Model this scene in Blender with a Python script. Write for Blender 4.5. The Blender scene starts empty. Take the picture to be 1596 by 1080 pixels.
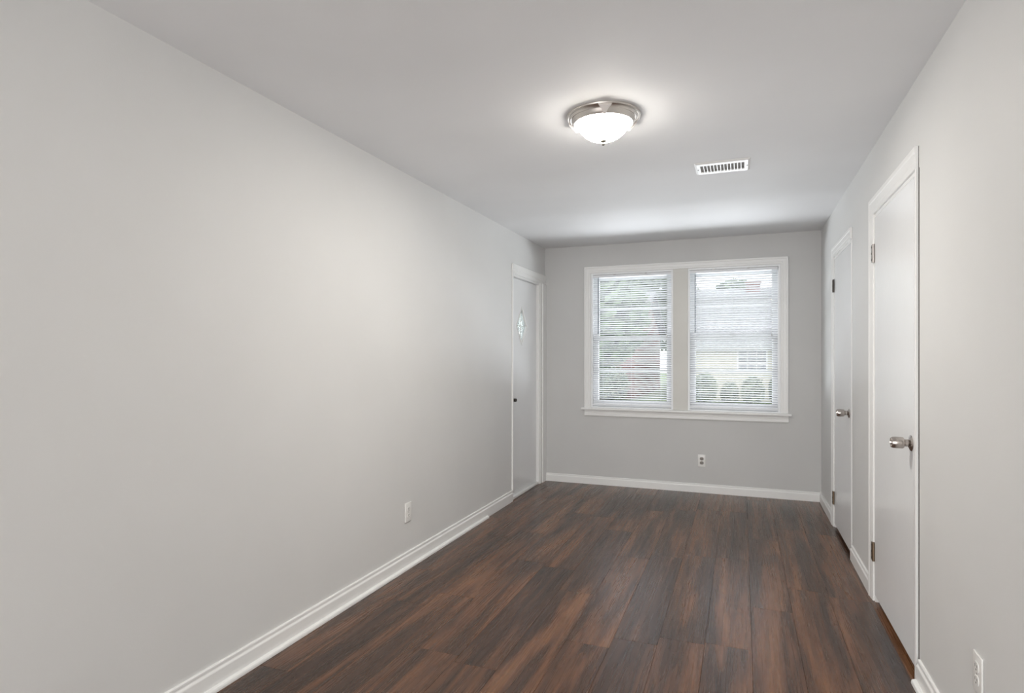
import bpy, bmesh, math, random
from mathutils import Vector, Matrix
random.seed(7)
C = bpy.context.scene.collection
PI = math.pi

# ------------------------------------------------------------------ camera, world, exposure
W, HH = 1596, 1080
cd = bpy.data.cameras.new('camera'); cam = bpy.data.objects.new('camera', cd); C.objects.link(cam)
cam.location = (0, 0, 1.28)
cam.rotation_euler = (PI/2, 0, math.radians(21.04))
cd.sensor_width = 36; cd.lens = 932.07/W*36
cd.shift_y = (554.7-540)/W
cd.clip_start = .05
bpy.context.scene.camera = cam

world = bpy.data.worlds.new('overcast_sky'); bpy.context.scene.world = world
world.use_nodes = True
bg = world.node_tree.nodes['Background']
bg.inputs[0].default_value = (0.95, 0.975, 1.0, 1); bg.inputs[1].default_value = 2.55

vs = bpy.context.scene.view_settings
vs.view_transform = 'Standard'; vs.look = 'None'; vs.exposure = 0.13; vs.gamma = 1; vs.use_curve_mapping = False
LAMP = 23.0            # frosted bowl of the ceiling light
LAMP_DOWN = 38.0       # bulbs inside that bowl
# added fill light in a made-up opening, well behind the camera
ad = bpy.data.lights.new('added_fill_behind_camera', 'AREA'); ad.shape = 'RECTANGLE'; ad.size = 2.2; ad.size_y = 2.1
ad.energy = 98; ad.color = (1.0, .995, .985)
al = bpy.data.objects.new('added_fill_behind_camera', ad); C.objects.link(al)
al.location = (-.62, -3.45, 1.1); al.rotation_euler = (PI/2-math.radians(4), 0, 0)
# added uplight on the ground outside the windows; no pavement is built
pd = bpy.data.lights.new('added_uplight_outside', 'AREA'); pd.shape = 'RECTANGLE'; pd.size = 13.0; pd.size_y = 2.0
pd.energy = 1650; pd.color = (.90, .94, 1.0)
pl = bpy.data.objects.new('added_uplight_outside', pd); C.objects.link(pl)
pl.location = (-.55, 9.8, -.10); pl.rotation_euler = (PI+math.radians(20), 0, 0)


# ------------------------------------------------------------------ room dimensions (metres)
XL, XR, YB, YF, H = -1.895, 0.648, 5.868, -3.5, 2.383
T = 0.12                                     # wall thickness

# ------------------------------------------------------------------ materials
def mat(name):
    m = bpy.data.materials.new(name); m.use_nodes = True
    nt = m.node_tree; b = nt.nodes['Principled BSDF']
    return m, nt, b
def N(nt, t, **kw):
    n = nt.nodes.new(t)
    for k, v in kw.items(): setattr(n, k, v)
    return n
def paint(name, col, rough=.5, bump=.05, scale=220, vary=.03, spec=.5):
    m, nt, b = mat(name); L = nt.links
    tc = N(nt, 'ShaderNodeTexCoord')
    no = N(nt, 'ShaderNodeTexNoise'); no.inputs['Scale'].default_value = scale; no.inputs['Detail'].default_value = 2
    L.new(tc.outputs['Object'], no.inputs['Vector'])
    n2 = N(nt, 'ShaderNodeTexNoise'); n2.inputs['Scale'].default_value = 1.7
    L.new(tc.outputs['Object'], n2.inputs['Vector'])
    cr = N(nt, 'ShaderNodeValToRGB')
    cr.color_ramp.elements[0].position = .3; cr.color_ramp.elements[1].position = .7
    cr.color_ramp.elements[0].color = tuple(c*(1-vary) for c in col)+(1,)
    cr.color_ramp.elements[1].color = tuple(min(1, c*(1+vary)) for c in col)+(1,)
    L.new(n2.outputs['Fac'], cr.inputs[0]); L.new(cr.outputs[0], b.inputs['Base Color'])
    bp = N(nt, 'ShaderNodeBump'); bp.inputs['Strength'].default_value = bump; bp.inputs['Distance'].default_value = .002
    L.new(no.outputs['Fac'], bp.inputs['Height']); L.new(bp.outputs[0], b.inputs['Normal'])
    b.inputs['Roughness'].default_value = rough; b.inputs['Specular IOR Level'].default_value = spec
    return m
def metal(name, col, rough, metallic=1.0):
    m, nt, b = mat(name); L = nt.links
    tc = N(nt, 'ShaderNodeTexCoord'); no = N(nt, 'ShaderNodeTexNoise'); no.inputs['Scale'].default_value = 90
    L.new(tc.outputs['Object'], no.inputs['Vector'])
    mr = N(nt, 'ShaderNodeMapRange'); mr.inputs['To Min'].default_value = rough*.8; mr.inputs['To Max'].default_value = rough*1.25
    L.new(no.outputs['Fac'], mr.inputs['Value']); L.new(mr.outputs[0], b.inputs['Roughness'])
    b.inputs['Base Color'].default_value = col+(1,); b.inputs['Metallic'].default_value = metallic
    return m

M_WALL = paint('grey_wall_paint', (.70, .697, .686), .55, .10, 260, .02, .3)
M_ENDWALL = paint('grey_wall_paint_shaded', (.60, .595, .586), .55, .10, 260, .02, .3)  # the end wall's dimmer light is put into this colour
M_CEIL = paint('ceiling_paint', (.78, .78, .785), .7, .12, 200, .02, .2)
M_TRIM = paint('white_trim_paint', (.84, .835, .82), .35, .04, 120, .02)
M_DOOR = paint('white_door_paint', (.84, .845, .85), .24, .10, 26, .02)
M_MULL = paint('beige_grey_trim_paint', (.64, .625, .585), .4, .04, 120, .04)
M_SASH = paint('white_window_paint', (.88, .89, .90), .35, .03, 120, .02)
M_PLATE = paint('white_plastic', (.82, .81, .785), .3, .0, 50, .01)
M_PLATE_SLOT = paint('outlet_slot_dark', (.10, .095, .09), .5, 0, 50, .01)
M_GREYSOCK = paint('grey_brown_socket', (.24, .215, .19), .4, 0, 50, .05)
M_VENT = paint('white_enamel', (.84, .84, .83), .35, .0, 60, .01)
M_DUCT = paint('grey_brown_duct', (.24, .22, .20), .8, .1, 90, .3)  # grey-brown sheet behind the vent louvers
M_NICKEL = metal('brushed_nickel', (.60, .565, .53), .33)
M_PALENICKEL = metal('pale_nickel', (.82, .78, .75), .5, .6)
M_FINIAL = metal('glare_darkened_finial', (.10, .085, .065), .5, .0)  # beige finial; its colour is darkened to offset glare from the lit bowl
M_KNOB = metal('satin_steel', (.50, .46, .43), .24)
M_BRONZE = metal('tarnished_bronze', (.22, .16, .11), .45)
M_STEEL = metal('grey_hinge_steel', (.42, .39, .37), .4)
M_DARK = metal('dark_screw_metal', (.10, .09, .08), .5)
M_GAP = paint('dark_crack_shade', (.11, .10, .095), .9, .2, 60, .3)  # shade inside the door-frame crack, put in as colour

def glass_mat(name, tint=(1, 1, 1), gloss=.01):
    m, nt, b = mat(name); nt.nodes.remove(b); L = nt.links
    out = nt.nodes['Material Output']
    tr = N(nt, 'ShaderNodeBsdfTransparent'); tr.inputs[0].default_value = tint+(1,)
    gl = N(nt, 'ShaderNodeBsdfGlossy'); gl.inputs['Roughness'].default_value = .02
    mx = N(nt, 'ShaderNodeMixShader'); mx.inputs[0].default_value = gloss
    L.new(tr.outputs[0], mx.inputs[1]); L.new(gl.outputs[0], mx.inputs[2]); L.new(mx.outputs[0], out.inputs[0])
    return m
M_GLASS = glass_mat('window_glass')
def obscure_glass():
    m, nt, b = mat('textured_door_glass'); L = nt.links
    b.inputs['Base Color'].default_value = (.86, .93, .92, 1); b.inputs['Roughness'].default_value = .18
    b.inputs['Transmission Weight'].default_value = .75
    vo = N(nt, 'ShaderNodeTexVoronoi'); vo.inputs['Scale'].default_value = 38
    tc = N(nt, 'ShaderNodeTexCoord'); L.new(tc.outputs['Object'], vo.inputs['Vector'])
    bp = N(nt, 'ShaderNodeBump'); bp.inputs['Strength'].default_value = .9; bp.inputs['Distance'].default_value = .01
    L.new(vo.outputs['Distance'], bp.inputs['Height']); L.new(bp.outputs[0], b.inputs['Normal'])
    return m
M_OBSC = obscure_glass()
def slat_mat():
    m, nt, b = mat('white_vinyl_slat'); L = nt.links; out = nt.nodes['Material Output']
    b.inputs['Base Color'].default_value = (.70, .705, .725, 1); b.inputs['Roughness'].default_value = .4
    tr = N(nt, 'ShaderNodeBsdfTranslucent'); tr.inputs[0].default_value = (.88, .9, .94, 1)
    mx = N(nt, 'ShaderNodeMixShader'); mx.inputs[0].default_value = .30
    L.new(b.outputs[0], mx.inputs[1]); L.new(tr.outputs[0], mx.inputs[2]); L.new(mx.outputs[0], out.inputs[0])
    return m
M_SLAT = slat_mat()
M_BLIND = paint('white_blind_rail', (.80, .81, .83), .35, 0, 50, .01)
M_CORD = paint('white_cord', (.75, .76, .78), .8, .2, 300, .05)
M_WAND = paint('clear_grey_wand', (.22, .25, .28), .15, 0, 50, .05)
def lamp_mat():
    m, nt, b = mat('lit_frosted_glass')
    b.inputs['Base Color'].default_value = (.9, .88, .84, 1); b.inputs['Roughness'].default_value = .3
    b.inputs['Emission Color'].default_value = (1, .965, .90, 1); b.inputs['Emission Strength'].default_value = LAMP*2
    tr = N(nt, 'ShaderNodeBsdfTransparent'); mx = N(nt, 'ShaderNodeMixShader'); mx.inputs[0].default_value = .5
    nt.links.new(b.outputs[0], mx.inputs[1]); nt.links.new(tr.outputs[0], mx.inputs[2]); nt.links.new(mx.outputs[0], nt.nodes['Material Output'].inputs[0])
    return m
M_LAMP = lamp_mat()

def floor_mat():
    m, nt, b = mat('walnut_laminate'); L = nt.links
    tc = N(nt, 'ShaderNodeTexCoord'); at = N(nt, 'ShaderNodeAttribute', attribute_name='plank')
    sep = N(nt, 'ShaderNodeSeparateColor'); L.new(at.outputs['Color'], sep.inputs[0])
    off = N(nt, 'ShaderNodeVectorMath', operation='MULTIPLY'); L.new(at.outputs['Color'], off.inputs[0]); off.inputs[1].default_value = (23, 41, 17)
    add = N(nt, 'ShaderNodeVectorMath', operation='ADD'); L.new(tc.outputs['Object'], add.inputs[0]); L.new(off.outputs[0], add.inputs[1])
    def mapped(sc):
        mp = N(nt, 'ShaderNodeVectorMath', operation='MULTIPLY'); mp.inputs[1].default_value = sc
        L.new(add.outputs[0], mp.inputs[0]); return mp.outputs[0]
    big = N(nt, 'ShaderNodeTexNoise'); big.inputs['Scale'].default_value = 1; big.inputs['Detail'].default_value = 3; big.inputs['Distortion'].default_value = .5
    L.new(mapped((10, .85, 1)), big.inputs['Vector'])
    cr = N(nt, 'ShaderNodeValToRGB'); e = cr.color_ramp.elements
    e[0].position = .30; e[0].color = (.034, .0175, .0108, 1)
    e[1].position = .74; e[1].color = (.180, .083, .038, 1)
    e2 = cr.color_ramp.elements.new(.46); e2.color = (.064, .031, .0175, 1)
    e3 = cr.color_ramp.elements.new(.60); e3.color = (.130, .058, .028, 1)
    # plank to plank shift
    sh = N(nt, 'ShaderNodeMath', operation='MULTIPLY_ADD'); L.new(sep.outputs[2], sh.inputs[0]); sh.inputs[1].default_value = .09; sh.inputs[2].default_value = -.045
    sm = N(nt, 'ShaderNodeMath', operation='ADD'); L.new(big.outputs['Fac'], sm.inputs[0]); L.new(sh.outputs[0], sm.inputs[1])
    L.new(sm.outputs[0], cr.inputs[0])
    # fine pores
    fine = N(nt, 'ShaderNodeTexNoise'); fine.inputs['Scale'].default_value = 1; fine.inputs['Detail'].default_value = 5; fine.inputs['Roughness'].default_value = .5
    L.new(mapped((110, 2.2, 1)), fine.inputs['Vector'])
    # cathedral figure: contour lines of a stretched noise
    con = N(nt, 'ShaderNodeTexNoise'); con.inputs['Scale'].default_value = 1; con.inputs['Detail'].default_value = 1.2; con.inputs['Distortion'].default_value = .3
    L.new(mapped((7, .8, 1)), con.inputs['Vector'])
    c1 = N(nt, 'ShaderNodeMath', operation='MULTIPLY'); L.new(con.outputs['Fac'], c1.inputs[0]); c1.inputs[1].default_value = 75
    c2 = N(nt, 'ShaderNodeMath', operation='SINE'); L.new(c1.outputs[0], c2.inputs[0])
    fr = N(nt, 'ShaderNodeMapRange'); L.new(fine.outputs['Fac'], fr.inputs['Value'])
    fr.inputs['From Min'].default_value = .3; fr.inputs['From Max'].default_value = .7; fr.inputs['To Min'].default_value = .84; fr.inputs['To Max'].default_value = 1.16
    cm = N(nt, 'ShaderNodeMath', operation='MULTIPLY_ADD'); L.new(c2.outputs[0], cm.inputs[0]); cm.inputs[1].default_value = .10; L.new(fr.outputs[0], cm.inputs[2])
    mul = N(nt, 'ShaderNodeVectorMath', operation='SCALE'); L.new(cr.outputs[0], mul.inputs[0]); L.new(cm.outputs[0], mul.inputs['Scale'])
    L.new(mul.outputs[0], b.inputs['Base Color'])
    hs = N(nt, 'ShaderNodeMath', operation='MULTIPLY_ADD'); L.new(c2.outputs[0], hs.inputs[0]); hs.inputs[1].default_value = .35; L.new(fine.outputs['Fac'], hs.inputs[2])
    bp = N(nt, 'ShaderNodeBump'); bp.inputs['Strength'].default_value = .10; bp.inputs['Distance'].default_value = .0012
    L.new(hs.outputs[0], bp.inputs['Height']); L.new(bp.outputs[0], b.inputs['Normal'])
    rr = N(nt, 'ShaderNodeMapRange'); L.new(fine.outputs['Fac'], rr.inputs['Value']); rr.inputs['To Min'].default_value = .24; rr.inputs['To Max'].default_value = .31
    L.new(rr.outputs[0], b.inputs['Roughness'])
    b.inputs['Specular IOR Level'].default_value = .55
    return m
M_FLOOR = floor_mat()

# ------------------------------------------------------------------ mesh helpers
def box(bm, x0, x1, y0, y1, z0, z1, bev=0, seg=2):
    g = bmesh.new(); bmesh.ops.create_cube(g, size=1)
    for v in g.verts:
        v.co = Vector(((x0+x1)/2+v.co.x*(x1-x0), (y0+y1)/2+v.co.y*(y1-y0), (z0+z1)/2+v.co.z*(z1-z0)))
    if bev: bmesh.ops.bevel(g, geom=g.edges[:], offset=bev, segments=seg, affect='EDGES', profile=.5)
    merge(bm, g)
def merge(bm, g, M=None):
    me = bpy.data.meshes.new('tmp'); g.to_mesh(me); g.free()
    if M: me.transform(M)
    bm.from_mesh(me); bpy.data.meshes.remove(me)
def lathe(bm, prof, n=48, axis='Z', center=(0, 0, 0), cap=True):
    """prof: (radius, height) pairs along +axis."""
    g = bmesh.new(); rings = []
    for r, h in prof:
        if r < 1e-6: rings.append([g.verts.new((0, 0, h))]); continue
        rings.append([g.verts.new((r*math.cos(2*PI*k/n), r*math.sin(2*PI*k/n), h)) for k in range(n)])
    for a, b in zip(rings, rings[1:]):
        for k in range(n):
            k2 = (k+1) % n
            if len(a) == 1 and len(b) == 1: continue
            if len(a) == 1: g.faces.new((a[0], b[k2], b[k]))
            elif len(b) == 1: g.faces.new((a[k], a[k2], b[0]))
            else: g.faces.new((a[k], a[k2], b[k2], b[k]))
    if cap:
        for r_ in (rings[0], rings[-1]):
            if len(r_) > 1: g.faces.new(r_)
    R = {'Z': Matrix(), 'X': Matrix.Rotation(PI/2, 4, 'Y'), '-X': Matrix.Rotation(-PI/2, 4, 'Y'),
         '-Y': Matrix.Rotation(PI/2, 4, 'X'), '-Z': Matrix.Rotation(PI, 4, 'X')}[axis]
    bmesh.ops.recalc_face_normals(g, faces=g.faces[:])
    merge(bm, g, Matrix.Translation(center) @ R)
def sweep(bm, prof, p0, p1, out, up=(0, 0, 1), m0=0, m1=0):
    """extrude a closed profile [(d,h)] from p0 to p1; d along `out`, h along `up`; m0/m1 mitre: shift ends by m*d or tuple(kd,kh)."""
    p0, p1, out, up = map(Vector, (p0, p1, out, up)); t = (p1-p0).normalized()
    A = [bm.verts.new(p0+out*d+up*h+t*(m0*h)) for d, h in prof]
    B = [bm.verts.new(p1+out*d+up*h+t*(m1*h)) for d, h in prof]
    n = len(prof); fs = []
    for k in range(n): fs.append(bm.faces.new((A[k], A[(k+1) % n], B[(k+1) % n], B[k])))
    fs.append(bm.faces.new(A)); fs.append(bm.faces.new(B[::-1]))
    bmesh.ops.recalc_face_normals(bm, faces=fs)
def prism(bm, pts, d):
    """pts: list of 3D points (planar), extruded by vector d"""
    d = Vector(d); A = [bm.verts.new(p) for p in pts]; B = [bm.verts.new(Vector(p)+d) for p in pts]; n = len(pts)
    fs = [bm.faces.new(A), bm.faces.new(B[::-1])]
    for k in range(n): fs.append(bm.faces.new((A[k], B[k], B[(k+1) % n], A[(k+1) % n])))
    bmesh.ops.recalc_face_normals(bm, faces=fs)
def tube(bm, p, q, r, n=10):
    p, q = Vector(p), Vector(q); d = q-p; L = d.length
    g = bmesh.new(); bmesh.ops.create_cone(g, cap_ends=True, segments=n, radius1=r, radius2=r, depth=L)
    merge(bm, g, Matrix.Translation((p+q)/2) @ d.to_track_quat('Z', 'Y').to_matrix().to_4x4())
def obj(name, bm, m, parent=None, smooth=False, label=None, angle=35):
    me = bpy.data.meshes.new(name); bm.to_mesh(me); bm.free()
    me.materials.append(m)
    if smooth:
        for p in me.polygons: p.use_smooth = True
        try: me.set_sharp_from_angle(angle=math.radians(angle))
        except Exception: pass
    o = bpy.data.objects.new(name, me); C.objects.link(o)
    if parent: o.parent = parent
    if label: o['label'] = label
    return o
def tag(o, label, cat=None, group=None, kind=None):
    o['label'] = label
    if cat: o['category'] = cat
    if group: o['group'] = group
    if kind: o['kind'] = kind
    return o
def struct(name, bm, m, label, cat, parent=None, smooth=False):
    o = obj(name, bm, m, parent, smooth); tag(o, label, cat, kind='structure'); return o
def thing(name, label, cat, loc=(0, 0, 0), rz=0, group=None, kind=None):
    o = bpy.data.objects.new(name, None); C.objects.link(o); o.empty_display_size = .1
    o.location = loc; o.rotation_euler = (0, 0, rz); tag(o, label, cat, group, kind); return o
def NB(): return bmesh.new()

def wall(name, axis, face, back, u0, u1, z0, z1, holes, m, label):
    """solid wall slab between `face` and `back` on `axis` with rectangular holes (u0,u1,z0,z1)."""
    bm = NB()
    us = sorted({u0, u1, *[h[0] for h in holes], *[h[1] for h in holes]})
    zs = sorted({z0, z1, *[h[2] for h in holes], *[h[3] for h in holes]})
    inh = lambda u, z: any(h[0] < u < h[1] and h[2] < z < h[3] for h in holes)
    P = (lambda d, u, z: (d, u, z)) if axis == 'X' else (lambda d, u, z: (u, d, z))
    cache = {}
    def V(d, u, z):
        k = (d, round(u, 5), round(z, 5))
        if k not in cache: cache[k] = bm.verts.new(P(d, u, z))
        return cache[k]
    solid = [[not inh((a+b)/2, (c+d)/2) for c, d in zip(zs, zs[1:])] for a, b in zip(us, us[1:])]
    nu, nz = len(us)-1, len(zs)-1
    S = lambda i, j: 0 <= i < nu and 0 <= j < nz and solid[i][j]
    for i in range(nu):
        for j in range(nz):
            if not solid[i][j]: continue
            a, b, c, d = us[i], us[i+1], zs[j], zs[j+1]
            for q in (face, back): bm.faces.new((V(q, a, c), V(q, b, c), V(q, b, d), V(q, a, d)))
            if not S(i-1, j): bm.faces.new((V(face, a, c), V(face, a, d), V(back, a, d), V(back, a, c)))
            if not S(i+1, j): bm.faces.new((V(face, b, c), V(face, b, d), V(back, b, d), V(back, b, c)))
            if not S(i, j-1): bm.faces.new((V(face, a, c), V(face, b, c), V(back, b, c), V(back, a, c)))
            if not S(i, j+1): bm.faces.new((V(face, a, d), V(face, b, d), V(back, b, d), V(back, a, d)))
    bmesh.ops.recalc_face_normals(bm, faces=bm.faces[:])
    return struct(name, bm, m, label, 'wall')

# ------------------------------------------------------------------ room shell
DH = 2.02      # door opening height
# door openings along Y
D1 = (4.925, 5.70); D2 = (4.285, 5.055); D3 = (2.757, 3.60)
WIN = [(-1.412, -.612, .765, 2.105), (-.478, .322, .765, 2.105)]
wall('wall_left', 'X', XL, XL-T, YF-T, YB+T, 0, H, [(D1[0], D1[1], 0, DH-.01)], M_WALL, 'long plain light grey wall on the left side of the room')
wall('wall_right', 'X', XR, XR+T, YF-T, YB+T, 0, H, [(D2[0], D2[1], 0, DH), (D3[0], D3[1], 0, DH)], M_WALL, 'light grey wall on the right with two white doors')
wall('wall_back', 'Y', YB, YB+T, XL, XR, 0, H, WIN, M_ENDWALL, 'grey end wall around the pair of windows, darkened in colour for its shade')
wall('wall_front', 'Y', YF, YF-T, XL, XR, 0, H, [(XL+.1, XR-.1, 0, 2.15)], M_WALL, 'light grey wall behind the camera')  # wide opening made up to let light in from behind
bm = NB(); box(bm, XL-T, XR+T+.6, YF-T, YB+T, H, H+.12)
struct('ceiling', bm, M_CEIL, 'flat pale grey painted ceiling', 'ceiling')
# closets behind the two right-hand doors
bm = NB()
x0, x1, y0, y1 = XR+T, XR+T+.55, 2.5, 5.4
for f in ([(x1, y0, 0), (x1, y1, 0), (x1, y1, H), (x1, y0, H)], [(x0, y0, 0), (x1, y0, 0), (x1, y0, H), (x0, y0, H)],
          [(x0, y1, 0), (x1, y1, 0), (x1, y1, H), (x0, y1, H)], [(x0, 3.95, 0), (x1, 3.95, 0), (x1, 3.95, H), (x0, 3.95, H)]):
    prism(bm, f, (0, .02, 0) if f[0][1] == f[1][1] else (.02, 0, 0))
struct('wall_closet', bm, M_WALL, 'closet partition hidden behind the right-hand doors', 'wall')

# floor: individual planks inside one mesh
bm = NB(); col = bm.loops.layers.float_color.new('plank')
PW, PL = .195, 1.22
known = {0: 3.283, -1: 2.80, -2: 2.78, -3: 2.70, -4: 2.60, 1: 3.62, 2: 2.35, -5: 3.15, -6: 2.25, 3: 3.0}
rg = random.Random(11)
FX0, FX1, FY0, FY1 = XL-T, XR+T+.55, YF-T, YB+T
for i in range(-11, 7):
    xa, xb = max(.04+PW*i, FX0), min(.04+PW*(i+1), FX1)
    if xb-xa < .004: continue
    j0 = known.get(i, rg.uniform(0, PL)+1.4)
    k = math.floor((FY0-j0)/PL)
    y = j0+k*PL
    while y < FY1:
        ya, yb = max(y, FY0), min(y+PL, FY1)
        if yb > ya+.003:
            g = .0012
            c = (rg.random(), rg.random(), rg.random(), 1)
            v = [bm.verts.new(p) for p in ((xa+g, ya+g, 0), (xb-g, ya+g, 0), (xb-g, yb-g, 0), (xa+g, yb-g, 0))]
            w = [bm.verts.new(p) for p in ((xa, ya, -.0016), (xb, ya, -.0016), (xb, yb, -.0016), (xa, yb, -.0016))]
            fs = [bm.faces.new(v)]+[bm.faces.new((w[q], w[(q+1) % 4], v[(q+1) % 4], v[q])) for q in range(4)]
            for f in fs:
                for l in f.loops: l[col] = c
        y += PL
box(bm, FX0, FX1, FY0, FY1, -.12, -.0017)
struct('floor', bm, M_FLOOR, 'dark walnut brown laminate plank floor with soft window reflection', 'floor')

# ------------------------------------------------------------------ baseboards
def base_prof(h, t=.014, shoe=False):
    p = [(0, 0)]
    if shoe: p += [(t+.017, 0), (t+.017, .008), (t+.0145, .0145), (t+.008, .0175), (t, .0185)]
    else: p += [(t, 0)]
    p += [(t, h*.72), (t-.0015, h*.76), (t-.0050, h*.81), (t-.0058, h*.86), (t-.0045, h*.885), (t-.0045, h*.965), (t-.007, h), (0, h)]
    return p
bm = NB()
sweep(bm, base_prof(.096, shoe=True), (XL, YF, 0), (XL, 4.345, 0), (1, 0, 0))
sweep(bm, base_prof(.096), (XL, 4.345, 0), (XL, D1[0]-.008, 0), (1, 0, 0))
struct('baseboard_left', bm, M_TRIM, 'long white baseboard along the left wall with shoe moulding', 'baseboard')
bm = NB(); sweep(bm, base_prof(.082, .013), (XL+.014, YB, 0), (XR, YB, 0), (0, -1, 0))
struct('baseboard_back', bm, M_TRIM, 'white baseboard under the windows on the end wall', 'baseboard')
bm = NB(); sweep(bm, base_prof(.092), (XR, 5.124, 0), (XR, YB, 0), (-1, 0, 0))
struct('baseboard_right', bm, M_TRIM, 'short white baseboard between far corner and farther right door', 'baseboard')
bm = NB(); sweep(bm, base_prof(.092), (XR, 3.70, 0), (XR, D2[0]-.012, 0), (-1, 0, 0))
struct('baseboard_right_middle', bm, M_TRIM, 'short white baseboard between the two right-hand doors', 'baseboard')
bm = NB(); sweep(bm, base_prof(.098, shoe=True), (XR, YF, 0), (XR, D3[0]-.012, 0), (-1, 0, 0))
struct('baseboard_right_near', bm, M_TRIM, 'white baseboard with thick shoe moulding nearest the camera at right', 'baseboard')
bm = NB(); sweep(bm, base_prof(.096), (XL, YF, 0), (XR, YF, 0), (0, 1, 0))
struct('baseboard_front', bm, M_TRIM, 'white baseboard behind the camera', 'baseboard')

# ------------------------------------------------------------------ door casings and jambs
def casing_prof(w, t=.016):
    # (outward from wall, across from inner edge)
    return [(0, 0), (t*.55, 0), (t*.62, .004), (t*.62, w*.28), (t*.75, w*.34), (t*.8, w*.7), (t, w*.76), (t, w-.003), (t-.003, w), (0, w)]
# right doors: far-side casing, head, slim near-side strip
def right_frame(name, y0, y1, wc, far_end, label, near_gap):
    bm = NB(); top = DH
    # far vertical (across direction = +Y)
    sweep(bm, casing_prof(wc), (XR, y1, 0), (XR, y1, top), (-1, 0, 0), (0, 1, 0), 0, 1)
    # head (across = +Z)
    sweep(bm, casing_prof(wc), (XR, y1, top), (XR, y0+near_gap, top), (-1, 0, 0), (0, 0, 1), -1, 0)
    # jambs
    box(bm, XR-.001, XR+T-.002, y1-.018, y1-.0005, 0, top-.0005)
    box(bm, XR-.001, XR+T-.002, y0+.012, y1-.018, top-.018, top-.0005)
    box(bm, XR-(.010 if near_gap > .006 else .003), XR+T-.002, y0+near_gap, y0+near_gap+(.018 if near_gap > .006 else .012), 0, top, .0015)
    # door stops behind the slab
    box(bm, XR+.045, XR+.060, y1-.030, y1-.018, 0, top-.018)
    box(bm, XR+.045, XR+.060, y0+near_gap+.020, y1-.03, top-.030, top-.018)
    struct(name, bm, M_TRIM, label, 'door casing')
right_frame('trim_1', D3[0], D3[1]-.0, .086, 0, 'white casing around the nearer right-hand door', .010)
right_frame('trim_2', D2[0], D2[1]-.0, .072, 0, 'white casing around the farther right-hand door', .004)
# dark strip painting the shade in the crack beside the nearer door
rgc = random.Random(5)
bm = NB()
zz = [0.0]
while zz[-1] < DH+.085: zz.append(min(DH+.085, zz[-1]+rgc.uniform(.03, .09)))
for a, b in zip(zz, zz[1:]):
    w = rgc.uniform(.004, .009)
    box(bm, XR-.0012, XR+.03, D3[0]+.0105-w, D3[0]+.0105, a, b)
struct('crack_shade_strip', bm, M_GAP, 'thin dark uneven strip painted as shade in the crack between the wall and the nearer right-hand door frame', 'crack')
# left door frame
bm = NB(); LT = DH-.01
w2 = YB-D1[1]-.0005
sweep(bm, [(0, 0), (.008, 0), (.008, .055), (.017, .060), (.018, w2), (0, w2)], (XL, D1[1], 0), (XL, D1[1], LT), (1, 0, 0), (0, 1, 0), 0, 0)
sweep(bm, [(0, 0), (.008, 0), (.009, .03), (.014, .036), (.017, .085), (.014, .09), (0, .09)], (XL, D1[0]-.006, LT), (XL, YB-.0005, LT), (1, 0, 0), (0, 0, 1))
box(bm, XL-T+.002, XL+.001, D1[1]-.020, D1[1]-.0005, 0, LT-.0005)
box(bm, XL-T+.002, XL+.001, D1[0]+.0005, D1[1]-.02, LT-.02, LT-.0005)
box(bm, XL-T+.002, XL+.010, D1[0]-.006, D1[0]+.014, .098, LT+.001, .001)
box(bm, XL-T+.002, XL+.006, D1[0]-.004, D1[0]+.014, 0, .098)
struct('trim_4', bm, M_TRIM, 'white casing around the door on the left wall', 'door casing')
bm = NB(); box(bm, XL-T, XL-.004, D1[0]+.015, D1[1]-.021, .0005, .024, .003)
struct('trim_5', bm, M_TRIM, 'low white threshold strip under the left door', 'threshold')

# ------------------------------------------------------------------ doors
def hinge(parent, y, z0, z1, m, leaf=.022, label=None):
    bm = NB()
    box(bm, XR-.0155, XR-.0005, y, y+leaf, z0, z1, .0006, 1) if leaf else None
    tube(bm, (XR-.010, y-.002, z0-.002), (XR-.010, y-.002, z1+.002), .0065, 14)
    for k in range(1, 5):
        zz = z0+(z1-z0)*k/5
        tube(bm, (XR-.010, y-.002, zz-.0008), (XR-.010, y-.002, zz+.0008), .0072, 14)
    h = obj('hinge', bm, m, parent, True, label)
    bm = NB()
    for f in (.14, .5, .86):
        zz = z0+(z1-z0)*f
        lathe(bm, [(.0058, 0), (.0058, .0006), (.004, .0014), (0, .0014)], 14, '-X', (XR-.0155, y+leaf*.55, zz))
    obj('screws', bm, M_DARK, h, True)
def knob(parent, x, y, z, m, axis='-X', s=1.0):
    root = None
    bm = NB()
    lathe(bm, [(.0, -.012*s), (.0215*s, -.012*s), (.0235*s, -.008*s), (.0240*s, .012*s), (.0230*s, .026*s), (.0205*s, .032*s), (.0185*s, .0325*s), (.0175*s, .0265*s), (0, .0255*s)], 40, axis,
          (x+(-.040*s if axis == '-X' else .040*s), y, z))
    k = obj('doorknob', bm, m, parent, True)
    bm = NB(); lathe(bm, [(.013*s, 0), (.0145*s, .004*s), (.0145*s, .024*s), (.011*s, .027*s), (.011*s, .030*s), (0, .030*s)], 32, axis, (x, y, z))
    obj('neck', bm, m, k, True)
    bm = NB(); lathe(bm, [(0, 0), (.0315*s, 0), (.0325*s, .002*s), (.030*s, .005*s), (.020*s, .009*s), (.0145*s, .013*s)], 40, axis, (x, y, z), cap=False)
    obj('rose', bm, m, k, True)
    bm = NB(); lathe(bm, [(0, .0), (.0045*s, 0), (.0045*s, .002*s), (0, .002*s)], 16, axis, (x+(-.0655*s if axis == '-X' else .0655*s), y, z))
    obj('lock_button', bm, M_DARK, k, True)
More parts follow.
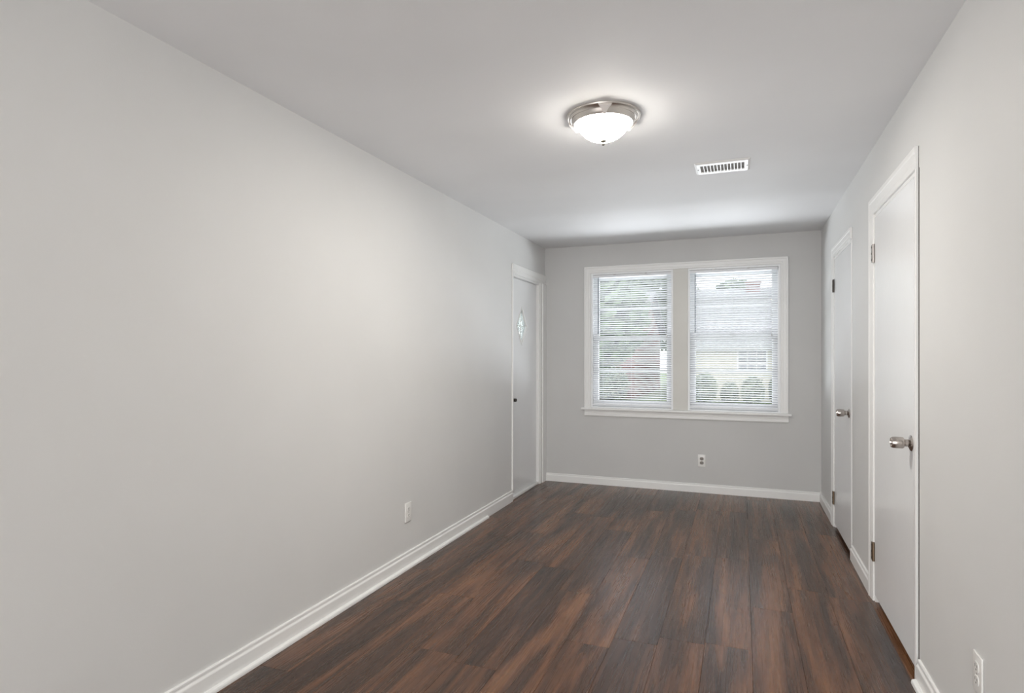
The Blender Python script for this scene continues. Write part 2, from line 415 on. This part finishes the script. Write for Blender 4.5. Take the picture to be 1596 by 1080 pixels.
def right_door(name, y0, y1, zb, label, hz, hm, ky, kz, labels):
    bm = NB(); sx = XR-.004
    box(bm, sx, sx+.040, y0, y1, zb, DH-.021, .002)
    d = struct(name, bm, M_DOOR, label, 'door')
    for (a, b), hmx, lb in zip(hz, hm, labels): hinge(d, y1+.003, a, b, hmx, .026, lb)
    knob(d, sx, ky, kz, M_KNOB)
    return d
right_door('door_3', D3[0]+.031, D3[1]-.021, .038, 'nearer white flush door on the right wall with satin knob',
           [(1.768, 1.860), (.214, .306)], [M_STEEL, M_BRONZE], 2.857, .925, ['grey steel hinge with dark screws', 'tarnished brown hinge'])
right_door('door_2', D2[0]+.019, D2[1]-.021, .030, 'farther white flush door on the right wall near the end corner',
           [(1.757, 1.849), (.172, .264)], [M_DARK, M_BRONZE], 4.375, .912, ['dark tarnished hinge', 'tarnished brown hinge'])
# left door with a diamond light
bm = NB(); xf = XL-.030; xk = xf-.042
ya, yb, za, zb = D1[0]+.016, D1[1]-.022, .026, LT-.022
cy, cz, hw, hh = 5.255, 1.560, .135, .172
def ringfaces(bm, x):
    o = [bm.verts.new((x, y, z)) for y, z in ((ya, za), (yb, za), (yb, zb), (ya, zb))]
    d = [bm.verts.new((x, y, z)) for y, z in ((cy, cz-hh), (cy+hw, cz), (cy, cz+hh), (cy-hw, cz))]
    mids = [bm.verts.new((x, y, z)) for y, z in ((cy, za), (yb, cz), (cy, zb), (ya, cz))]
    for k in range(4):
        # quad region between mid k, corner, mid k+1, diamond k+1, diamond k
        corner = o[(k+1) % 4]
        bm.faces.new((mids[k], corner, mids[(k+1) % 4], d[(k+1) % 4], d[k]))
    loop = []
    for k in range(4): loop += [mids[k], o[(k+1) % 4]]
    return loop, d
l1, d1 = ringfaces(bm, xf); l2, d2 = ringfaces(bm, xk)
for k in range(8): bm.faces.new((l1[k], l1[(k+1) % 8], l2[(k+1) % 8], l2[k]))
for k in range(4): bm.faces.new((d1[k], d1[(k+1) % 4], d2[(k+1) % 4], d2[k]))
bmesh.ops.recalc_face_normals(bm, faces=bm.faces[:])
door1 = struct('door_1', bm, M_DOOR, 'white flush door on the left wall with a small diamond window', 'door')
bm = NB()
pts = [Vector((0, hh, 0)), Vector((hw, 0, 0)), Vector((0, -hh, 0)), Vector((-hw, 0, 0))]
def dia(s, x): return [(x, cy+p.x*s, cz+p.y*s) for p in pts]
rings = [[bm.verts.new(p) for p in dia(s, x)] for s, x in ((1.06, xf-.001), (1.06, xf+.005), (1.03, xf+.007), (.985, xf+.005), (.955, xf-.006))]
for a, b in zip(rings, rings[1:]):
    for k in range(4): bm.faces.new((a[k], a[(k+1) % 4], b[(k+1) % 4], b[k]))
bmesh.ops.recalc_face_normals(bm, faces=bm.faces[:])
obj('diamond_moulding', bm, M_TRIM, door1)
bm = NB(); prism(bm, dia(.995, xf-.018), (-.006, 0, 0)); obj('diamond_pane', bm, M_OBSC, door1)
bm = NB()
for a, b in ((0, 2),): tube(bm, (xf-.014, cy, cz-hh*.9), (xf-.014, cy, cz+hh*.9), .003, 8)
tube(bm, (xf-.014, cy-hw*.9, cz), (xf-.014, cy+hw*.9, cz), .003, 8)
obj('lead_came', bm, M_STEEL, door1)
knob(door1, xf, 5.000, .885, M_DARK, 'X', .62)

# ------------------------------------------------------------------ windows
def window(name, x0, x1, z0, z1, label):
    mid = 1.450
    bm = NB(); y0 = YB+.002; y1 = YB+T+.01
    j = .018
    box(bm, x0-.0005, x0+j, y0, y1, z0, z1); box(bm, x1-j, x1+.0005, y0, y1, z0, z1)
    box(bm, x0+j, x1-j, y0, y1, z1-j, z1+.0005)
    # stops
    for xa, xb in ((x0+j, x0+j+.010), (x1-j-.010, x1-j)): box(bm, xa, xb, YB+.040, YB+.052, z0, z1-j)
    w = struct(name, bm, M_SASH, label, 'window')
    bm = NB(); box(bm, x0+j, x1-j, YB+.001, y1+.02, z0-.012, z0+.012, .002); obj('window_sill', bm, M_SASH, w)
    def sash(ya, yb, za, zb, nm):
        s, r = .048, .044
        bm = NB(); a, b = x0+j+.001, x1-j-.001
        box(bm, a, a+s, ya, yb, za, zb, .0015); box(bm, b-s, b, ya, yb, za, zb, .0015)
        lo, hi = (.060 if nm == 'lower_sash' else .036), (.036 if nm == 'lower_sash' else .050)
        box(bm, a+s, b-s, ya, yb, za, za+lo, .0015); box(bm, a+s, b-s, ya, yb, zb-hi, zb, .0015)
        zm = (za+lo+zb-hi)/2
        box(bm, a+s, b-s, ya+.004, yb-.004, zm-.011, zm+.011, .002)
        o = obj(nm, bm, M_SASH, w)
        for u, v in ((za+lo, zm-.011), (zm+.011, zb-hi)):
            bm = NB(); yc = (ya+yb)/2; box(bm, a+s, b-s, yc-.0015, yc+.0015, u, v); obj('pane', bm, M_GLASS, o)
    sash(YB+.052, YB+.082, z0+.013, mid+.018, 'lower_sash')
    sash(YB+.086, YB+.116, mid-.018, z1-j-.001, 'upper_sash')
    bm = NB(); xc = (x0+x1)/2
    box(bm, xc-.028, xc+.028, YB+.054, YB+.080, mid+.018, mid+.026, .002)
    tube(bm, (xc, YB+.067, mid+.026), (xc, YB+.067, mid+.034), .010, 16)
    box(bm, xc-.004, xc+.030, YB+.062, YB+.072, mid+.030, mid+.036, .002)
    obj('sash_lock', bm, M_STEEL, w)
    return w
window('window_1', *WIN[0], 'left sash window of the pair behind a lowered blind')
window('window_2', *WIN[1], 'right sash window of the pair behind a lowered blind')
# casing around both
bm = NB()
cl, cr_, ct = WIN[0][0], WIN[1][1], WIN[0][3]; wc = .064
P = casing_prof(wc, .020)
sweep(bm, P, (cl, YB, .765), (cl, YB, ct), (0, -1, 0), (-1, 0, 0), 0, 1)
sweep(bm, P, (cr_, YB, .765), (cr_, YB, ct), (0, -1, 0), (1, 0, 0), 0, 1)
sweep(bm, P, (cl, YB, ct), (cr_, YB, ct), (0, -1, 0), (0, 0, 1), -1, 1)
struct('trim_6', bm, M_TRIM, 'white casing framing the pair of windows', 'window casing')
bm = NB(); box(bm, WIN[0][1]-.0, WIN[1][0]+.0, YB-.011, YB-.0005, .766, ct-.0005, .001)
struct('trim_9', bm, M_MULL, 'flat beige-grey centre mullion board between the two windows', 'window mullion')
bm = NB(); box(bm, -1.505, .412, YB-.045, YB+.001, .745, .7655, .005, 3)
struct('trim_7', bm, M_TRIM, 'narrow white window stool ledge below the blinds', 'window stool')
bm = NB()
sweep(bm, [(0, 0), (.010, 0), (.015, .006), (.015, .030), (.010, .036), (.012, .060), (.017, .0625), (0, .0625)], (-1.474, YB, .682), (.388, YB, .682), (0, -1, 0))
struct('trim_8', bm, M_TRIM, 'white apron moulding below the window stool', 'window apron')

# ------------------------------------------------------------------ blinds
def blind(x0, x1, label, wand_x, seed, ztop=2.088, zbot=.788, tilt=28):
    xc = (x0+x1)/2; yc = YB+.022
    t = thing('window_blind', label, 'blind', (xc, yc, zbot), 0, 'mini blinds lowered over the two windows')
    rg = random.Random(seed); hx = (x1-x0)/2; HT = ztop-zbot
    bm = NB()   # U-shaped headrail
    box(bm, -hx, hx, -.0125, -.0115, HT-.025, HT); box(bm, -hx, hx, .0115, .0125, HT-.025, HT)
    box(bm, -hx, hx, -.0125, .0125, HT-.025, HT-.024)
    box(bm, -hx, -hx+.002, -.0125, .0125, HT-.025, HT); box(bm, hx-.002, hx, -.0125, .0125, HT-.025, HT)
    obj('headrail', bm, M_BLIND, t)
    for fx in (-.42, .36):
        bm = NB(); box(bm, fx*hx-.010, fx*hx+.010, -.0135, .0135, HT-.003, HT+.005, .001, 1); obj('bracket', bm, M_STEEL, t)
    pitch = .0212; n = int((HT-.025-.020)/pitch); bm = NB(); z = HT-.036; a = math.radians(tilt)
    for k in range(n):
        if z < .022: break
        aa = a+rg.uniform(-.035, .035); sag = rg.uniform(-.0006, .0006); yw = .0125; cols = []
        for xs in (-hx+.003, -hx*.33, hx*.33, hx-.003):
            row = []
            dz = sag*math.cos(xs/hx*PI/2)
            for q in range(5):
                s = (q/4-.5)*2*yw; arch = .0018*(1-(s/yw)**2)
                yy = s*math.cos(aa)+arch*math.sin(aa); z2 = -s*math.sin(aa)+arch*math.cos(aa)
                row.append(bm.verts.new((xs, yy, z+z2+dz)))
            cols.append(row)
        for A, B in zip(cols, cols[1:]):
            for q in range(4): bm.faces.new((A[q], B[q], B[q+1], A[q+1]))
        z -= pitch
    obj('slats', bm, M_SLAT, t, True)
    bm = NB(); box(bm, -hx+.002, hx-.002, -.0125, .0125, .0005, .0125, .003, 2); obj('bottom_rail', bm, M_BLIND, t)
    for fx in (-.72, .0, .72):
        bm = NB()
        for yy in (-.0128, .0128): tube(bm, (fx*hx, yy, .006), (fx*hx, yy, HT-.024), .0007, 6)
        obj('ladder_cord', bm, M_CORD, t)
    bm = NB(); wx = wand_x-xc
    tube(bm, (wx, -.020, HT-.035), (wx, -.020, HT-.57), .0042, 6)
    tube(bm, (wx, -.020, HT-.57), (wx, -.020, HT-.585), .0055, 6)
    tube(bm, (wx, -.013, HT-.020), (wx, -.020, HT-.038), .0018, 6)
    obj('tilt_wand', bm, M_WAND, t)
    bm = NB(); lx = hx*.86
    tube(bm, (lx, -.018, HT-.02), (lx, -.018, HT-.60), .0010, 6); tube(bm, (lx+.006, -.018, HT-.02), (lx+.006, -.018, HT-.60), .0010, 6)
    lathe(bm, [(.002, 0), (.006, -.004), (.007, -.030), (0, -.030)], 14, 'Z', (lx+.003, -.018, HT-.60))
    obj('lift_cord', bm, M_CORD, t)
blind(-1.404, -.620, 'white horizontal mini blind lowered over the left window of the pair', -1.338, 3, 2.084, .786)
blind(-.470, .302, 'white horizontal mini blind lowered over the right window, sky showing at top', -.412, 9, 2.084, .786)

# ------------------------------------------------------------------ ceiling light
LX, LY = -.595, 2.715
t = thing('ceiling_light', 'lit flush-mount ceiling light with nickel rim and white glass bowl', 'ceiling light', (LX, LY, H))
bm = NB()
lathe(bm, [(0, 0), (.166, 0), (.169, .004), (.168, .010), (.162, .014), (.158, .012), (.153, .016), (.150, .021), (.146, .020), (.141, .030), (.137, .038), (.134, .041), (.131, .038), (.131, .012), (0, .012)], 96, '-Z', cap=False)
pan = obj('pan', bm, M_NICKEL, t, True, angle=25)
yaw = math.radians(21)
for k in range(3):
    a = math.radians(285)+k*2*PI/3
    bm = NB(); g = bmesh.new()
    # leaf shaped ornament: a triangle relief from rim towards bowl
    pr = [(-.030, .163, .0125), (.030, .163, .0125), (.013, .150, .030), (.004, .137, .046), (-.004, .137, .046), (-.013, .150, .030)]
    out = [(x, r+.004, -z-.003) for x, r, z in pr]; inn = [(x, r-.004, -z+.008) for x, r, z in pr]
    A = [g.verts.new(p) for p in out]; B = [g.verts.new(p) for p in inn]
    g.faces.new(A); g.faces.new(B[::-1])
    for q in range(6): g.faces.new((A[q], B[q], B[(q+1) % 6], A[(q+1) % 6]))
    bmesh.ops.recalc_face_normals(g, faces=g.faces[:])
    bmesh.ops.bevel(g, geom=g.edges[:], offset=.0012, segments=2, affect='EDGES')
    merge(bm, g, Matrix.Rotation(a-PI/2, 4, 'Z'))
    obj('ornament', bm, M_PALENICKEL, t, True, 'paler leaf-shaped ornament')
bm = NB()
R, DZ = .1300, .082
prof = [(R*(1-q/20), .032+DZ*(1-(1-q/20)**2.7)) for q in range(21)]
lathe(bm, prof, 96, '-Z', cap=False); obj('glass_bowl', bm, M_LAMP, t, True, angle=80)
bd = bpy.data.lights.new('bulbs', 'AREA'); bd.shape = 'DISK'; bd.size = .20; bd.energy = LAMP_DOWN; bd.color = (1, .965, .905)
bo = bpy.data.objects.new('bulbs', bd); C.objects.link(bo); bo.parent = t; bo.location = (0, 0, -.040)
bm = NB(); lathe(bm, [(0, .112), (.014, .1135), (.0155, .1175), (.009, .1205), (.005, .123), (.0078, .127), (.0078, .132), (.004, .136), (0, .137)], 28, '-Z', cap=False)
obj('finial', bm, M_FINIAL, t, True)

# ------------------------------------------------------------------ ceiling vent
VX0, VX1, VY0, VY1 = -.257, .043, 3.575, 3.795
t = thing('ceiling_vent', 'white metal ceiling vent with dark slots near the end wall', 'vent', ((VX0+VX1)/2, (VY0+VY1)/2, H))
hx, hy = (VX1-VX0)/2, (VY1-VY0)/2; ox, oy = .120, .066
bm = NB()
def fr(x, y, z): return [bm.verts.new(p) for p in ((-x, -y, z), (x, -y, z), (x, y, z), (-x, y, z))]
rs = [fr(hx, hy, 0), fr(hx, hy, -.002), fr(hx-.012, hy-.012, -.0085), fr(ox, oy, -.0085), fr(ox, oy, .0)]
for a, b in zip(rs, rs[1:]):
    for k in range(4): bm.faces.new((a[k], a[(k+1) % 4], b[(k+1) % 4], b[k]))
bmesh.ops.recalc_face_normals(bm, faces=bm.faces[:])
obj('frame', bm, M_VENT, t)
bm = NB(); box(bm, -ox, ox, -oy, oy, -.0012, -.0004); obj('duct', bm, M_DUCT, t)
for k in range(12):
    xc = -ox+2*ox*(k+1)/13
    bm = NB(); prism(bm, [(xc-.0022, -oy, -.0085), (xc+.0022, -oy, -.0085), (xc+.0022, -oy, -.0060), (xc-.0022, -oy, -.0060)], (0, 2*oy, 0)); obj('louver', bm, M_VENT, t)
for s in (-1, 1):
    bm = NB(); lathe(bm, [(0, .0085), (.0042, .0085), (.0035, .0102), (0, .0105)], 16, '-Z', (s*(ox+.014), 0, 0), cap=False); obj('screw', bm, M_DARK, t, True)

# ------------------------------------------------------------------ outlets
def outlet(label, loc, rz, sock, slotm):
    t = thing('wall_outlet', label, 'outlet', loc, rz, None)
    bm = NB(); box(bm, -.035, .035, -.0065, -.0003, -.0575, .0575, .0022, 3); obj('cover_plate', bm, M_PLATE, t, True)
    for s in (1, -1):
        zc = s*.0195; bm = NB(); pts = []
        for k in range(28):
            a = 2*PI*k/28; x = .0172*math.cos(a); z = max(-.0142, min(.0142, .0172*math.sin(a))); pts.append((x, -.0060, zc+z))
        prism(bm, pts, (0, -.0026, 0)); r = obj('socket', bm, sock, t)
        bm = NB()
        box(bm, -.0078, -.0056, -.0091, -.0085, zc-.0005, zc+.0085); box(bm, .0056, .0078, -.0091, -.0085, zc+.0005, zc+.0078)
        lathe(bm, [(0, .0), (.0027, 0), (.0027, .0006), (0, .0006)], 14, '-Y', (0, -.0085, zc-.0070))
        obj('slots', bm, slotm, r)
    bm = NB(); lathe(bm, [(0, 0), (.0034, 0), (.0026, .0014), (0, .0016)], 16, '-Y', (0, -.0064, 0), cap=False); obj('screw', bm, M_STEEL, t, True)
outlet('white outlet with grey-brown sockets on the end wall below the windows', (-.352, YB, .298), 0, M_GREYSOCK, M_PLATE_SLOT)
outlet('all-white double outlet low on the long left wall', (XL, 3.162, .332), PI/2, M_PLATE, M_PLATE_SLOT)
outlet('white double outlet low on the right wall nearest the camera', (XR, 2.122, .350), -PI/2, M_PLATE, M_PLATE_SLOT)

# ------------------------------------------------------------------ outdoors, seen through the blinds
GZ = -.45
def noisy(name, a, b, scale, rough=.9):
    m, nt, bs = mat(name); L = nt.links
    tc = N(nt, 'ShaderNodeTexCoord'); no = N(nt, 'ShaderNodeTexNoise'); no.inputs['Scale'].default_value = scale; no.inputs['Detail'].default_value = 5
    L.new(tc.outputs['Object'], no.inputs['Vector'])
    cr = N(nt, 'ShaderNodeValToRGB'); cr.color_ramp.elements[0].position = .35; cr.color_ramp.elements[1].position = .65
    cr.color_ramp.elements[0].color = a+(1,); cr.color_ramp.elements[1].color = b+(1,)
    L.new(no.outputs['Fac'], cr.inputs[0]); L.new(cr.outputs[0], bs.inputs['Base Color']); bs.inputs['Roughness'].default_value = rough
    return m
M_GRASS = noisy('lawn_grass', (.13, .18, .10), (.22, .27, .16), 3)
M_LEAF = noisy('shrub_leaves', (.17, .21, .15), (.25, .29, .21), 3)
M_LEAF2 = noisy('tree_leaves', (.09, .14, .08), (.20, .26, .15), 5)
M_BARK = noisy('bark', (.07, .055, .045), (.14, .11, .09), 12)
M_SHINGLE = noisy('grey_shingles', (.17, .175, .18), (.25, .255, .26), 14)
M_SIDING = noisy('cream_siding', (.50, .485, .40), (.56, .54, .46), 2)
M_WHITE = noisy('white_exterior_paint', (.7, .7, .7), (.78, .78, .78), 2)
M_GUTTER = noisy('grey_gutter_paint', (.30, .30, .31), (.34, .34, .35), 2)
M_PANE = noisy('dark_house_glass', (.09, .10, .11), (.15, .17, .19), 1, .15)
M_ROAD = noisy('asphalt', (.16, .16, .165), (.22, .22, .225), 20)
def brick():
    m, nt, b = mat('red_brick'); L = nt.links
    tc = N(nt, 'ShaderNodeTexCoord'); mp = N(nt, 'ShaderNodeMapping'); mp.inputs['Rotation'].default_value = (PI/2, 0, 0)
    br = N(nt, 'ShaderNodeTexBrick'); br.inputs['Scale'].default_value = 4
    br.inputs['Color1'].default_value = (.20, .085, .065, 1); br.inputs['Color2'].default_value = (.15, .07, .06, 1); br.inputs['Mortar'].default_value = (.3, .28, .26, 1)
    L.new(tc.outputs['Object'], mp.inputs[0]); L.new(mp.outputs[0], br.inputs['Vector']); L.new(br.outputs['Color'], b.inputs['Base Color'])
    b.inputs['Roughness'].default_value = .9; return m
M_BRICK = brick()
bm = NB(); box(bm, -40, 40, YB+T+.05, 60, GZ-.2, GZ)
tag(obj('lawn', bm, M_GRASS), 'green lawn outside beyond the windows', 'lawn', kind='structure')
bm = NB(); box(bm, -40, 40, 15.5, 19.5, GZ-.01, GZ+.012)
tag(obj('street', bm, M_ROAD), 'pale asphalt street crossing outside beyond the lawn', 'street', kind='structure')
def house(label, x0, x1, y0, eave, ridge, wallm, wins, chim=None, depth=8, doors=()):
    t = thing('house', label, 'house', ((x0+x1)/2, y0, GZ)); cx = (x0+x1)/2; hx = (x1-x0)/2; e = eave-GZ; r = ridge-GZ
    bm = NB()
    prism(bm, [(-hx, 0, 0), (-hx, depth, 0), (-hx, depth, e), (-hx, depth/2, r-.1), (-hx, 0, e)], (2*hx, 0, 0)); obj('wall', bm, wallm, t)
    bm = NB()
    for s in (0, 1):
        ye = -.45 if s == 0 else depth+.45; sl = (r-e)/(depth/2); ze = e-.45*sl
        prism(bm, [(-hx-.3, ye, ze+.02), (-hx-.3, depth/2, r), (-hx-.3, depth/2, r+.14), (-hx-.3, ye, ze+.16)], (2*hx+.6, 0, 0))
    rf = obj('roof', bm, M_SHINGLE, t)
    if chim: 
        bm = NB(); box(bm, chim-cx-.28, chim-cx+.28, depth/2-.3, depth/2+.3, r-.3, r+.42); box(bm, chim-cx-.33, chim-cx+.33, depth/2-.35, depth/2+.35, r+.36, r+.46); obj('chimney', bm, M_BRICK, rf)
    bm = NB(); sl = (r-e)/(depth/2); box(bm, -hx-.3, hx+.3, -.47, -.44, e-.45*sl-.04, e-.45*sl+.16); obj('gutter', bm, M_GUTTER, t)
    for (wx, w, za, zb) in wins:
        a, b = wx-cx-w/2, wx-cx+w/2; za -= GZ; zb -= GZ; bm = NB()
        for q in ((a-.06, a, za-.06, zb+.06), (b, b+.06, za-.06, zb+.06), (a, b, za-.06, za), (a, b, zb, zb+.06)): box(bm, q[0], q[1], -.05, .01, q[2], q[3])
        for k in (1, 2): box(bm, a+w*k/3-.012, a+w*k/3+.012, -.035, .01, za, zb)
        for k in (1, 2, 3): box(bm, a, b, -.035, .01, za+(zb-za)*k/4-.012, za+(zb-za)*k/4+.012)
        f = obj('window', bm, M_WHITE, t); bm = NB(); box(bm, a, b, -.015, -.005, za, zb); obj('pane', bm, M_PANE, f)
    for (dx, w, zt) in doors:
        bm = NB(); box(bm, dx-cx-w/2, dx-cx+w/2, -.04, -.002, .15, zt-GZ, .01); obj('door', bm, M_WHITE, t)
house('cream-sided house with grey roof seen through the right window', -1.75, 8.5, 24, 1.80, 4.05, M_SIDING,
      [(.35, .95, .75, 1.75), (4.2, 1.2, .75, 1.75)], .45, doors=((2.3, .9, 1.75),))
house('low red brick house seen through the left window', -13, -4.0, 24, 2.35, 4.1, M_BRICK, [(-7.8, 1.2, .7, 1.8), (-5.05, .5, .8, 1.7)])
def foliage(bm, c, r, n, size, rg):
    for k in range(n):
        d = Vector((rg.gauss(0, 1), rg.gauss(0, 1), rg.gauss(0, 1))).normalized()*(rg.random()**.45)
        p = Vector(c)+Vector((d.x*r[0], d.y*r[1], d.z*r[2]))
        ax = Vector((rg.gauss(0, 1), rg.gauss(0, 1), rg.gauss(0, 1))).normalized(); u = ax.orthogonal().normalized()*size*rg.uniform(.6, 1.3); v = ax.cross(u).normalized()*size*.5
        bm.faces.new([bm.verts.new(q) for q in (p-u, p-v, p+u, p+v)])
def tree(label, x, y, h, cr_, seed, m, trunk=.14):
    rg = random.Random(seed); nl = int(900*cr_**1.6); t = thing('tree', label, 'tree', (x, y, GZ))
    bm = NB(); lathe(bm, [(trunk*1.4, 0), (trunk, .4), (trunk*.75, h*.5), (trunk*.35, h*.85)], 12)
    for k in range(7):
        a = rg.uniform(0, 2*PI); z = h*rg.uniform(.4, .7); tube(bm, (0, 0, z), (math.cos(a)*cr_*.6, math.sin(a)*cr_*.6, z+cr_*.6), trunk*.25, 6)
    obj('trunk', bm, M_BARK, t)
    bm = NB(); foliage(bm, (0, 0, h-cr_*.95), (cr_, cr_, cr_*.95), nl+1800, .17, rg); obj('crown', bm, m, t)
tree('leafy tree outside the left window in front of the brick house', -3.55, 14.5, 4.1, 1.45, 21, M_LEAF2)
tree('tall tree behind the gap between the two outdoor houses', -5.2, 36, 7.6, 3.0, 22, M_LEAF2, .25)
tree('distant tree showing over the cream house roof at its left end', -.4, 38, 6.3, 1.5, 23, M_LEAF2, .2)
def shrub(label, x, y, r, h, seed, group):
    rg = random.Random(seed); bm = NB(); foliage(bm, (0, 0, h*.5), (r, r*.8, h*.55), 1300, .10, rg)
    for k in range(6): tube(bm, (0, 0, 0), (rg.uniform(-r, r)*.5, rg.uniform(-r, r)*.5, h*.6), .015, 5)
    o = obj('shrub', bm, M_LEAF); o.location = (x, y, GZ); tag(o, label, 'shrub', group)
shrub('shrub at the left end of the cream house wall, widest of its row', -1.25, 22.6, .42, 1.05, 31, 'shrubs along the cream house')
shrub('low shrub between the widest shrub and the cream house window', -.42, 23.1, .30, .72, 32, 'shrubs along the cream house')
shrub('shrub directly under the window of the cream house', .36, 22.8, .38, .95, 33, 'shrubs along the cream house')
shrub('shrub right of the cream house window, beside the door', 1.25, 23.0, .36, 1.10, 37, 'shrubs along the cream house')
shrub('dark shrub before the brick house at its right end', -4.7, 23.2, .65, 1.3, 34, 'shrubs along the brick house')
shrub('dark shrub before the brick house at its left', -6.0, 23.2, .6, 1.2, 35, 'shrubs along the brick house')
